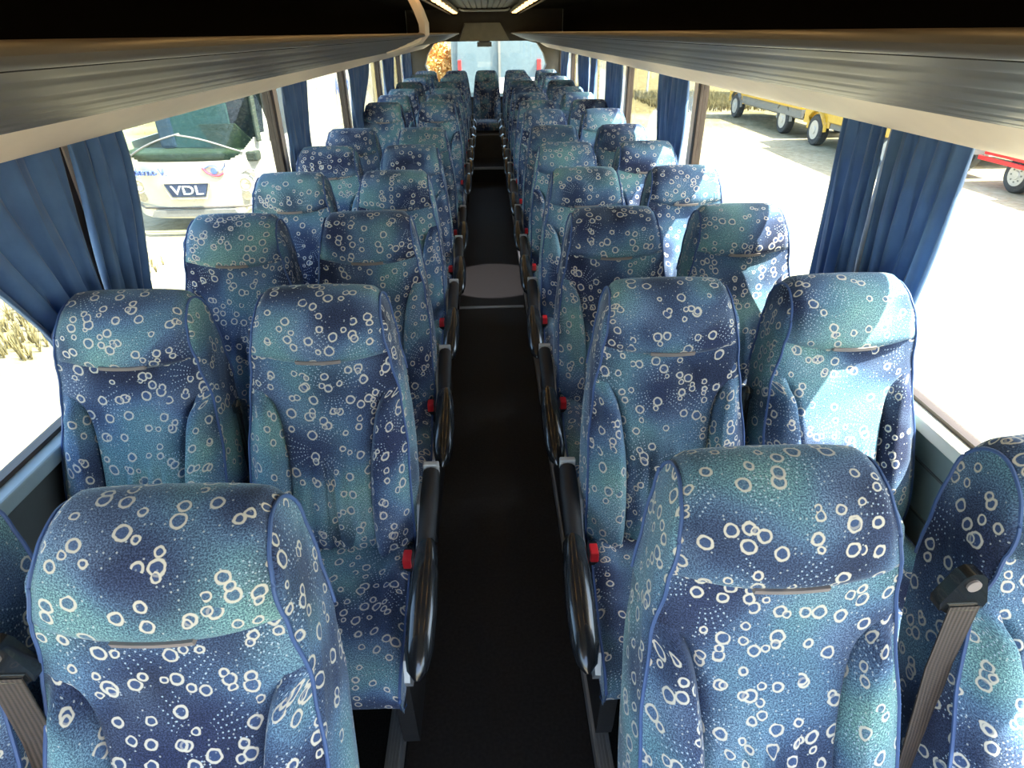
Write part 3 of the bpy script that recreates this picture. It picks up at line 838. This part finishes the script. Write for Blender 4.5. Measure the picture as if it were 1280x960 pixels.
# ================================================================== CURTAINS
def curtain(s, top, bot, zb, folds, label, mid=None, ph=0.0, zt=1.635, amp=0.022, zbot=None, grp='blue window curtains'):
    """sheet hanging from the rail, y range top[0..1] at zt narrowing to bot[0..1] at zb"""
    NY, NZ = folds*10, 26
    v = []; f = []
    for k in range(NZ+1):
        t = k/NZ; z = zt+(zb-zt)*t
        e = smoothstep(0, 1, t)
        a = top[0]+(bot[0]-top[0])*e; b = top[1]+(bot[1]-top[1])*e
        if mid:
            g = math.sin(PI*t); a += mid[0]*g; b += mid[1]*g
        for j in range(NY+1):
            u = j/NY
            wv = math.sin(2*PI*folds*u+ph+0.8*math.sin(3*t+u*4)) + 0.35*math.sin(2*PI*folds*2.3*u+2*t+ph)
            am = amp*(0.45+0.55*t)
            v.append((s*1.138-s*am*wv*0.95, a+(b-a)*u + 0.006*math.sin(2*PI*folds*u*1.7+4*t), z))
    for k in range(NZ):
        for j in range(NY): f.append((k*(NY+1)+j, k*(NY+1)+j+1, (k+1)*(NY+1)+j+1, (k+1)*(NY+1)+j))
    me = mesh('curtain', v, f, M['curtain'])
    o = link('curtain', me); tag(o, label, 'curtain', grp)
    m = o.modifiers.new('thick', 'SOLIDIFY'); m.thickness = 0.0025
    return o
curtain(-1, (1.20, 1.75), (1.46, 1.70), 1.05, 5, 'wide gathered blue curtain at the left edge, nearer of the front left pair', ph=0.4)
curtain(-1, (1.77, 2.05), (1.71, 1.90), 1.05, 4, 'gathered blue curtain beside the white coach seen outside, farther of the front left pair', mid=(0, 0.03), ph=1.5)
curtain(1, (1.83, 2.08), (1.80, 2.03), 0.98, 4, 'dark blue curtain hanging left of the gap at the front right pillar', ph=0.9)
curtain(1, (1.47, 1.80), (1.52, 1.74), 0.98, 5, 'sunlit blue curtain hanging right of the gap at the front right pillar', ph=2.2)
curtain(-1, (3.74, 4.32), (3.72, 4.12), 1.12, 5, 'blue curtain behind the second pillar on the left', ph=1)
curtain(1, (3.78, 4.42), (3.80, 4.28), 1.12, 6, 'blue curtain behind the second pillar on the right', ph=2)
curtain(-1, (5.62, 6.75), (5.66, 5.95), 1.12, 6, 'blue curtain tied to a narrow waist at the third pillar on the left', ph=.3)
curtain(1, (5.66, 6.45), (5.68, 6.3), 1.12, 6, 'blue curtain behind the third pillar on the right', ph=1.3)
curtain(-1, (7.55, 8.55), (7.6, 8.2), 1.15, 6, 'blue curtain behind the fourth pillar on the left', ph=.8)
curtain(1, (7.0, 7.45), (7.05, 7.4), 1.15, 4, 'blue curtain in front of the fourth pillar on the right', ph=.8)
curtain(1, (7.62, 8.45), (7.64, 8.2), 1.15, 5, 'blue curtain behind the fourth pillar on the right', ph=2.8)
curtain(-1, (9.42, 10.4), (9.45, 10.3), 1.2, 6, 'blue curtain at the rearmost window on the left', ph=1.8)
curtain(1, (9.42, 10.4), (9.45, 10.3), 1.2, 6, 'blue curtain at the rearmost window on the right', ph=.2)

# ================================================================== OUTSIDE
def text_obj(name, body, size, mat, loc, rot, parent, ext=0.006, sx=1.0):
    cu = bpy.data.curves.new(name, 'FONT'); cu.body = body; cu.size = size; cu.extrude = ext; cu.align_x = 'CENTER'; cu.align_y = 'CENTER'
    o = bpy.data.objects.new(name, cu); col.objects.link(o)
    dg = bpy.context.evaluated_depsgraph_get(); me = bpy.data.meshes.new_from_object(o.evaluated_get(dg))
    bpy.data.objects.remove(o); me.materials.clear(); me.materials.append(mat)
    q = link(name, me, parent, loc, rot); q.scale = (sx, 1, 1); return q
def wheel(parent, loc, r=0.45, wd=0.28, axis='x'):
    t = MB().lathe([(r*0.60, -wd/2), (r*0.92, -wd/2), (r, -wd*0.36), (r, wd*0.36), (r*0.92, wd/2), (r*0.60, wd/2)], axis, (0, 0, 0), 28).obj('tyre', M['tyre'], parent, True, loc)
    rm = MB().lathe([(r*0.62, -wd*0.46), (r*0.61, -wd*0.53), (r*0.52, -wd*0.515), (r*0.26, -wd*0.505), (r*0.22, -wd*0.58), (r*0.05, -wd*0.60)], axis, (0, 0, 0), 20).obj('rim', M['rim'], t, True)
    rm2 = MB().lathe([(r*0.05, wd*0.60), (r*0.22, wd*0.58), (r*0.26, wd*0.505), (r*0.52, wd*0.515), (r*0.61, wd*0.53), (r*0.62, wd*0.46)], axis, (0, 0, 0), 20).obj('rim', M['rim'], t, True)
    for k in range(8):
        a = 2*PI*k/8
        MB().box((-wd*0.56, -0.015, -0.015), (-wd*0.50, 0.015, 0.015)).obj('wheel_nut', M['greym'], t, loc=(0, r*0.38*math.cos(a), r*0.38*math.sin(a)))
# --- white coach on the left, its front facing us
coach = empty('white_coach', (-5.05, 10.7, GZ)); tag(coach, 'white touring coach with a badge on its nose, seen through the left windows', 'bus')
def coach_sec(y, hw, z0, z1, zr=0.35):
    # returns cross-section (x,z) of rounded box
    pts = []
    for cx, cz, a0 in ((hw-zr, z1-zr, 0), (-hw+zr, z1-zr, 90)):
        for k in range(5):
            a = R(a0+90*k/4); pts.append((cx+zr*math.cos(a), cz+zr*math.sin(a)))
    pts += [(-hw, z0+0.1), (-hw+0.08, z0), (hw-0.08, z0), (hw, z0+0.1)]
    return pts
# front surface grid: x across, z up, with the nose curved in plan and side view; opening left for the windscreen
def nose_y(x, z):
    a = abs(x)/1.27
    plan = 0.55*a**4+0.10*a*a
    sidev = 0.0 if z < 1.25 else (z-1.25)**1.5*0.30
    low = 0.05*smoothstep(0.9, 0.3, z)
    return plan+sidev+low
def ws_low(x): return 1.27+0.0*x + (0.36*smoothstep(0.75, 1.25, abs(x)))
NX, NZ = 110, 110
v = []; f = []; g = []
for k in range(NZ+1):
    for i in range(NX+1):
        x = -1.27+2.54*i/NX; z = 0.32+(3.35-0.32)*k/NZ
        v.append((x, nose_y(x, z), z))
for k in range(NZ):
    for i in range(NX):
        q = (k*(NX+1)+i, k*(NX+1)+i+1, (k+1)*(NX+1)+i+1, (k+1)*(NX+1)+i)
        xc = -1.27+2.54*(i+.5)/NX; zc = 0.32+3.03*(k+.5)/NZ
        (g if (zc > ws_low(xc) and zc < 3.0 and abs(xc) < 1.235) else f).append(q)
def subm(name, V, F, mat):
    used = sorted({i for q in F for i in q}); mp = {o: n for n, o in enumerate(used)}
    return mesh(name, [V[i] for i in used], [tuple(mp[i] for i in q) for q in F], mat)
link('front_panel', subm('front_panel', v, f, M['coachw']), coach)
wsn = link('windscreen', subm('windscreen', v, g, M['dglass']), coach)
b = MB().box((-1.27, 0.63, 0.32), (-1.24, 12.0, 1.45)).box((1.24, 0.63, 0.32), (1.27, 12, 1.45)).box((-1.27, 0.8, 2.55), (-1.24, 12, 3.35)).box((1.24, 0.8, 2.55), (1.27, 12, 3.35))
b.box((-1.27, 0.9, 3.3), (1.27, 12, 3.36)).box((-1.25, 0.9, 0.5), (1.25, 11.9, 1.1)).box((-1.27, 11.9, 0.4), (1.27, 12, 3.3))
b.obj('body', M['coachw'], coach)
for i in range(6):
    y0 = 0.75+i*1.88
    MB().box((1.235, y0, 1.45), (1.262, y0+1.84, 2.56), 0.0).obj('side_window', M['dark'] if i == 0 else M['coachw'], coach)
MB().box((1.266, 0.9, 1.02), (1.272, 11.9, 1.035)).obj('side_moulding', M['greym'], coach)
MB().box((1.266, 0.9, 0.62), (1.272, 11.9, 0.63)).obj('side_moulding', M['greym'], coach)
# interior
MB().box((-1.15, 0.25, 1.2), (1.15, 0.9, 1.36), 0.03).obj('dashboard', M['green'], coach)
MB().box((-1.2, 2.2, 0.9), (1.2, 2.3, 3.2)).obj('partition', M['dark'], coach)
MB().box((-0.40, 0.75, 1.36), (0.62, 0.80, 2.2), 0.01).obj('sunshade', M['teal'], coach)
MB().box((-0.62, 0.70, 1.36), (-0.36, 1.2, 2.05), 0.05).obj('driver_seat', M['navy'], coach)
MB().prism([(0.3, 1.36), (1.1, 1.36), (0.75, 1.75), (0.15, 1.75)], 'y', 0.62, 0.66).obj('dash_top', M['green'], coach)
MB().tube([(1.18, 0.42, 1.5), (1.08, 0.75, 2.6), (1.02, 0.8, 3.0)], 0.045).obj('screen_pillar', M['green'], coach, True)
for a, b_ in (((-0.95, 1.30), (0.05, 1.68)), ((0.95, 1.36), (0.0, 1.66))):
    pts = []
    for k in range(9):
        t = k/8; x = a[0]+(b_[0]-a[0])*t; z = a[1]+(b_[1]-a[1])*t+0.05*math.sin(PI*t); pts.append((x, nose_y(x, z)-0.03, z))
    wp = MB().tube(pts, 0.016, 6).obj('wiper', M['greym'], coach, True)
# badge: dark trapezoid with pale letters
bz = 0.80
def trap(w1, w2, h, y): return [(-w1, y, h), (w1, y, h), (w2, y, -h), (-w2, y, -h)]
bd = MB().prism([(-0.36, 0.11), (0.36, 0.11), (0.27, -0.10), (-0.27, -0.10)], 'y', -0.035, 0.02).obj('badge', M['navy'], coach, loc=(-0.02, 0, bz))
rimp = [(-0.40, -0.03, 0.13), (0.40, -0.03, 0.13), (0.30, -0.03, -0.13), (-0.30, -0.03, -0.13)]
MB().tube(rimp, 0.018, 8, closed=True).obj('badge_rim', M['chrome'], bd, True)
text_obj('badge_lettering', 'VDL', 0.21, M['white'], (0, -0.045, 0.0), (R(90), 0, 0), bd, sx=1.35)
tx = text_obj('name_lettering', 'Aderno V.', 0.165, M['inkb'], (-0.60, -0.02, 1.105), (R(90), 0, R(-8)), coach, 0.02, 1.0)
lg = MB()
lg.tube([(0.30-0.0, nose_y(0.4, 1.1)-0.02, 1.16), (0.36, nose_y(0.4, 1.1)-0.02, 1.08), (0.44, nose_y(0.5, 1.1)-0.02, 1.03), (0.54, nose_y(0.55, 1.1)-0.02, 1.02), (0.62, nose_y(0.62, 1.1)-0.02, 1.06)], 0.014, 6)
lo = lg.obj('nose_emblem', M['inkr'], coach, True)
lg = MB().tube([(0.34, 0.0, 1.15), (0.43, 0.0, 1.19), (0.52, 0.01, 1.18), (0.60, 0.02, 1.11), (0.66, 0.03, 1.17), (0.68, 0.03, 1.22)], 0.012, 6)
lg.lathe([(0.055, -0.03), (0.05, -0.04)], 'y', (0.48, 0.04, 1.10), 16)
lg.obj('nose_emblem', M['inkb'], coach, True)
# headlights and bumper
for s in (-1, 1):
    hl = empty('headlight'); hl.parent = coach; hl.location = (s*0.90, nose_y(0.9, 0.85)-0.01, 0.86)
    MB().lathe([(0.13, 0.0), (0.125, -0.04), (0.09, -0.05), (0.04, -0.03)], 'y', (0, 0, 0.0), 20).obj('reflector', M['chrome'], hl, True)
    MB().lathe([(0.085, 0.02), (0.08, -0.03), (0.03, -0.03)], 'y', (-s*0.02, -0.01, -0.19), 18).obj('fog_lamp', M['chrome'], hl, True)
    MB().lathe([(0.055, 0.04), (0.05, 0.0), (0.02, 0.0)], 'y', (s*0.13, 0.03, 0.14), 14).obj('indicator', M['chrome'], hl, True)
    MB().tube([(-s*0.16, -0.02, -0.02), (-s*0.10, -0.03, 0.14), (s*0.06, 0.02, 0.22), (s*0.20, 0.10, 0.20)], 0.012, 6).obj('lamp_surround', M['greym'], hl, True)
MB().prism([(-0.75, 0.36), (0.75, 0.36), (0.68, 0.47), (-0.68, 0.47)], 'y', -0.0, 0.08).obj('bumper_grille', M['greym'], coach)
MB().tube([(-1.15, 0.42, 0.52), (-0.85, 0.10, 0.50), (0, 0.02, 0.50), (0.85, 0.10, 0.50), (1.15, 0.42, 0.52)], 0.018, 6).obj('bumper_seam', M['ribbed'], coach, True)
for y in (2.4, 8.6):
    wheel(coach, (1.1, y, 0.5), 0.5); wheel(coach, (-1.1, y, 0.5), 0.5)
t2 = text_obj('side_lettering', 'Aderno', 0.55, M['inkb'], (1.275, 7.2, 1.9), (R(90), 0, R(90)), coach, 0.004, 1.0)

# --- yellow vehicle further back on the left
def truck(name, label, loc, L, Hb, cabl, mat=None, rz=0, flat=False):
    mat = mat or M['yellow']
    t = empty(name, loc, rz); tag(t, label, 'truck')
    MB().box((-1.0, -L/2, 0.55), (1.0, L/2, 0.75)).obj('chassis', M['greym'], t)
    if flat:
        MB().box((-1.15, -L/2+cabl, 0.86), (1.15, L/2, 0.99), 0.01).obj('deck', mat, t)
        MB().box((-1.1, -L/2+cabl, 0.60), (1.1, L/2, 0.86), 0.01).obj('side_skirt', M['greym'], t)
        MB().box((-1.1, -L/2+cabl-0.1, 0.99), (1.1, -L/2+cabl, 1.7), 0.01).obj('headboard', mat, t)
    else:
        MB().box((-1.12, -L/2+cabl, 0.72), (1.12, L/2, Hb), 0.03).obj('box_body', mat, t)
    prf = [(-L/2, 0.55), (-L/2-0.02, 1.15), (-L/2+0.10, 1.35), (-L/2+0.45, 2.15), (-L/2+cabl, 2.2), (-L/2+cabl, 0.55)]
    cb = MB().prism(prf, 'x', -1.02, 1.02).obj('cab', mat, t)
    for s in (-1, 1):
        MB().prism([(-L/2+0.25, 1.35), (-L/2+0.55, 2.02), (-L/2+cabl-0.2, 2.02), (-L/2+cabl-0.2, 1.35)], 'x', s*1.02, s*1.03).obj('side_window', M['dark'], cb)
    ys = [-L/2+cabl*0.55, L/2-1.3]
    for y in ys:
        for s in (-1, 1):
            wheel(t, (s*0.95, y, 0.43), 0.43, 0.26)
            pts = [(s*1.03, y+0.52*math.cos(R(a)), 0.43+0.52*math.sin(R(a))) for a in range(0, 181, 20)]
            MB().tube(pts, (0.10, 0.03), 6).obj('wheel_arch', M['greym'] if flat else mat, t, True)
    return t
truck('flatbed_truck', 'yellow flatbed truck with grey chassis, farther of the two yellow trucks on the right', (10.9, 23.6, GZ), 6.6, 2.3, 1.6, flat=True, rz=R(180))
truck('box_truck', 'yellow box truck standing nearer on the right', (10.8, 17.0, GZ), 6.0, 2.6, 1.6, rz=R(180))
truck('yellow_van', 'yellow van standing far back behind the white coach on the left', (-10.6, 40, GZ), 7, 2.8, 1.8)
# --- red trailer and car at far right
tr = empty('red_trailer', (12.1, 12.1, GZ)); tag(tr, 'low red trailer at the right edge, behind the right curtain', 'trailer')
MB().box((-1.2, -3.6, 0.62), (1.2, 1.6, 0.95), 0.01).obj('bed', M['redp'], tr)
MB().box((-1.24, -3.6, 0.50), (-1.16, 1.7, 0.58), 0.01).obj('side_rail', M['redp'], tr)
MB().box((-1.1, -2.4, 0.95), (1.1, -0.2, 1.5), 0.02).obj('tool_box', M['redp'], tr)
for y in (-2.2, 0.6): wheel(tr, (-1.0, y, 0.36), 0.36); wheel(tr, (1.0, y, 0.36), 0.36)
cr = empty('grey_car', (13.0, 17.2, GZ), 0); tag(cr, 'grey car parked between the yellow trucks and the red trailer', 'car')
MB().prism([(-2.1, 0.3), (-2.15, 0.7), (-1.3, 0.9), (-0.6, 1.4), (0.9, 1.42), (1.6, 0.98), (2.1, 0.9), (2.15, 0.3)], 'x', -0.85, 0.85).obj('body', M['silver'], cr)
MB().prism([(-1.15, 0.92), (-0.55, 1.34), (0.85, 1.36), (1.4, 0.98)], 'x', -0.86, 0.86).obj('side_glass', M['dark'], cr)
for y in (-1.35, 1.35): wheel(cr, (-0.8, y, 0.31), 0.31, 0.2); wheel(cr, (0.8, y, 0.31), 0.31, 0.2)
lf = empty('yellow_loader', (16.4, 18.6, GZ)); tag(lf, 'small yellow loader behind the grey car on the right', 'loader')
MB().box((-0.7, -1.0, 0.5), (0.7, 1.0, 1.3), 0.06).obj('engine_cover', M['yellow'], lf)
MB().box((-0.6, -0.3, 1.3), (0.6, 0.8, 2.2), 0.05).obj('cab', M['dark'], lf)
MB().prism([(-2.0, 0.15), (-1.4, 0.15), (-1.3, 0.7), (-1.5, 0.3)], 'x', -0.8, 0.8).obj('bucket', M['yellow'], lf)
MB().tube([(-0.6, 0.5, 1.3), (-0.6, -1.0, 1.0), (-0.6, -1.5, 0.4)], 0.08).obj('arm', M['yellow'], lf)
for y in (-0.7, 0.7): wheel(lf, (-0.7, y, 0.4), 0.4); wheel(lf, (0.7, y, 0.4), 0.4)
# --- coach standing behind the rear window
bb = empty('pale_coach', (0.38, 17.2, GZ)); tag(bb, 'pale blue and white coach standing behind the rear window', 'bus')
MB().box((-1.25, 0, 0.4), (1.25, 11, 1.55), 0.05).box((-1.25, 0.3, 1.5), (1.25, 11, 3.4), 0.05).obj('body', M['pale'], bb)
MB().prism([(-1.15, 1.7), (1.15, 1.7), (1.05, 3.1), (-1.05, 3.1)], 'y', 0.22, 0.3).obj('windscreen', M['pale'], bb)
MB().box((-0.05, -0.02, 1.7), (0.95, 0.02, 2.05), 0.01).obj('panel', M['white'], bb)
MB().box((0.92, 0.16, 2.15), (1.02, 0.22, 2.45), 0.01).obj('red_light', M['redp'], bb)
MB().box((-1.08, 0.16, 2.15), (-1.0, 0.22, 2.45), 0.01).obj('red_light', M['redp'], bb)
MB().box((-0.06, 0.16, 1.75), (0.0, 0.22, 3.0)).obj('screen_divider', M['greym'], bb)
MB().lathe([(0.10, 0.0), (0.09, -0.03), (0.02, -0.035)], 'y', (-0.1, 0.0, 1.45), 18).obj('emblem', M['chrome'], bb, True)
for s in (-1, 1): MB().box((s*0.9, -0.03, 0.9), (s*1.2, 0.02, 1.15), 0.01).obj('headlight', M['white'], bb)
for y in (2.4, 8.6): wheel(bb, (1.1, y, 0.5), 0.5); wheel(bb, (-1.1, y, 0.5), 0.5)
# --- dry bank with grass behind on both sides
def bank(name, x0, x1, y0, y1, hmax, seed, lab):
    rn = random.Random(seed); n = 26; v = []; f = []
    ph = [rn.uniform(0, 6) for _ in range(6)]
    for i in range(n+1):
        for j in range(n+1):
            u, w_ = i/n, j/n
            h = hmax*math.sin(PI*min(1, u*1.0))*math.sin(PI*w_)**0.6
            h += 0.25*math.sin(u*13+ph[0])*math.sin(w_*11+ph[1])+0.12*math.sin(u*31+ph[2])*math.sin(w_*29+ph[3])
            if i in (0, n) or j in (0, n): h = -0.05
            v.append((x0+(x1-x0)*u, y0+(y1-y0)*w_, GZ+max(-0.05, h)))
    for i in range(n):
        for j in range(n): f.append((i*(n+1)+j, (i+1)*(n+1)+j, (i+1)*(n+1)+j+1, i*(n+1)+j+1))
    struct(link(name, mesh(name, v, f, M['sand'])), lab)
bank('earth_bank', 14, 50, 27, 75, 2.2, 1, 'low bank of dry earth and grass beyond the yellow trucks')
bank('earth_bank', -60, -12, 50, 110, 3.0, 2, 'low bank of dry grass far off on the left')
bank('earth_bank', -16, 24, 60, 120, 3.5, 3, 'low bank of dry grass beyond the coach behind')
def tufts(name, lab, cat, n, area, hgt, mat, seed):
    rn = random.Random(seed); b = MB()
    for _ in range(n):
        x = rn.uniform(area[0], area[1]); y = rn.uniform(area[2], area[3])
        for q in range(7):
            a = rn.uniform(0, 2*PI); h = hgt*rn.uniform(0.5, 1.2); w_ = 0.012; lx = rn.uniform(.1, .5)*h
            c_, s_ = math.cos(a), math.sin(a); k = len(b.v)
            b.v += [(x-s_*w_, y+c_*w_, GZ), (x+s_*w_, y-c_*w_, GZ), (x+c_*lx, y+s_*lx, GZ+h)]; b.f.append((k, k+1, k+2))
    o = link(name, mesh(name, b.v, b.f, mat, smooth=False)); tag(o, lab, cat, kind='stuff')
tufts('dry_grass', 'dry grass growing outside the front left window', 'grass', 900, (-9.5, -5.0, 6.0, 9.5), 0.2, M['grass'], 1)
tufts('dry_grass', 'patchy grass by the fence beyond the right windows', 'grass', 1500, (7.5, 12, 28, 36), 0.35, M['grass'], 2)
# fence posts on the right
for k in range(4):
    fp = MB().tube([(0, 0, 0), (0, 0, 2.0)], 0.05).obj('fence_post', M['cap'], None, True, (9.6-k*0.3, 29+k*4.2, GZ))
    tag(fp, 'pale thin fence post beyond the right windows, %s' % ('nearest one', 'second one', 'third one', 'farthest one')[k], 'post', 'fence posts')
# overexposed orange shrub behind left of the rear window
def bush(name, lab, cat, loc, rad, h, mat, n, seed):
    rn = random.Random(seed); t = empty(name, loc); tag(t, lab, cat)
    MB().tube([(0, 0, 0), (0.05, 0, h*0.35), (-0.05, 0, h*0.6)], [0.08, 0.06, 0.03]).obj('trunk', M['framebrown'], t, True)
    b = MB()
    for _ in range(n):
        a = rn.uniform(0, 2*PI); e = math.acos(rn.uniform(-0.6, 1)); r_ = rad*rn.uniform(0.5, 1.0)
        p = Vector((r_*math.sin(e)*math.cos(a), r_*math.sin(e)*math.sin(a), h*0.6+h*0.4*math.cos(e)*rn.uniform(.6, 1)))
        d1 = Vector((rn.gauss(0, 1), rn.gauss(0, 1), rn.gauss(0, 1))).normalized()*0.09; d2 = d1.cross(Vector((rn.gauss(0, 1), rn.gauss(0, 1), rn.gauss(0, 1)))).normalized()*0.05
        k = len(b.v); b.v += [tuple(p-d1), tuple(p+d2), tuple(p+d1), tuple(p-d2)]; b.f.append((k, k+1, k+2, k+3))
    lv = link('leaves', mesh('leaves', b.v, b.f, mat, smooth=False), t); lv['kind'] = 'stuff'
bush('shrub', 'orange brown shrub behind the rear window, left of the pale coach', 'shrub', (-2.1, 27, GZ), 1.2, 3.0, M['orange'], 2500, 1)
bush('shrub', 'green shrub on the bank beyond the right windows', 'shrub', (13.5, 36, GZ), 1.5, 2.2, M['bush'], 2500, 2)
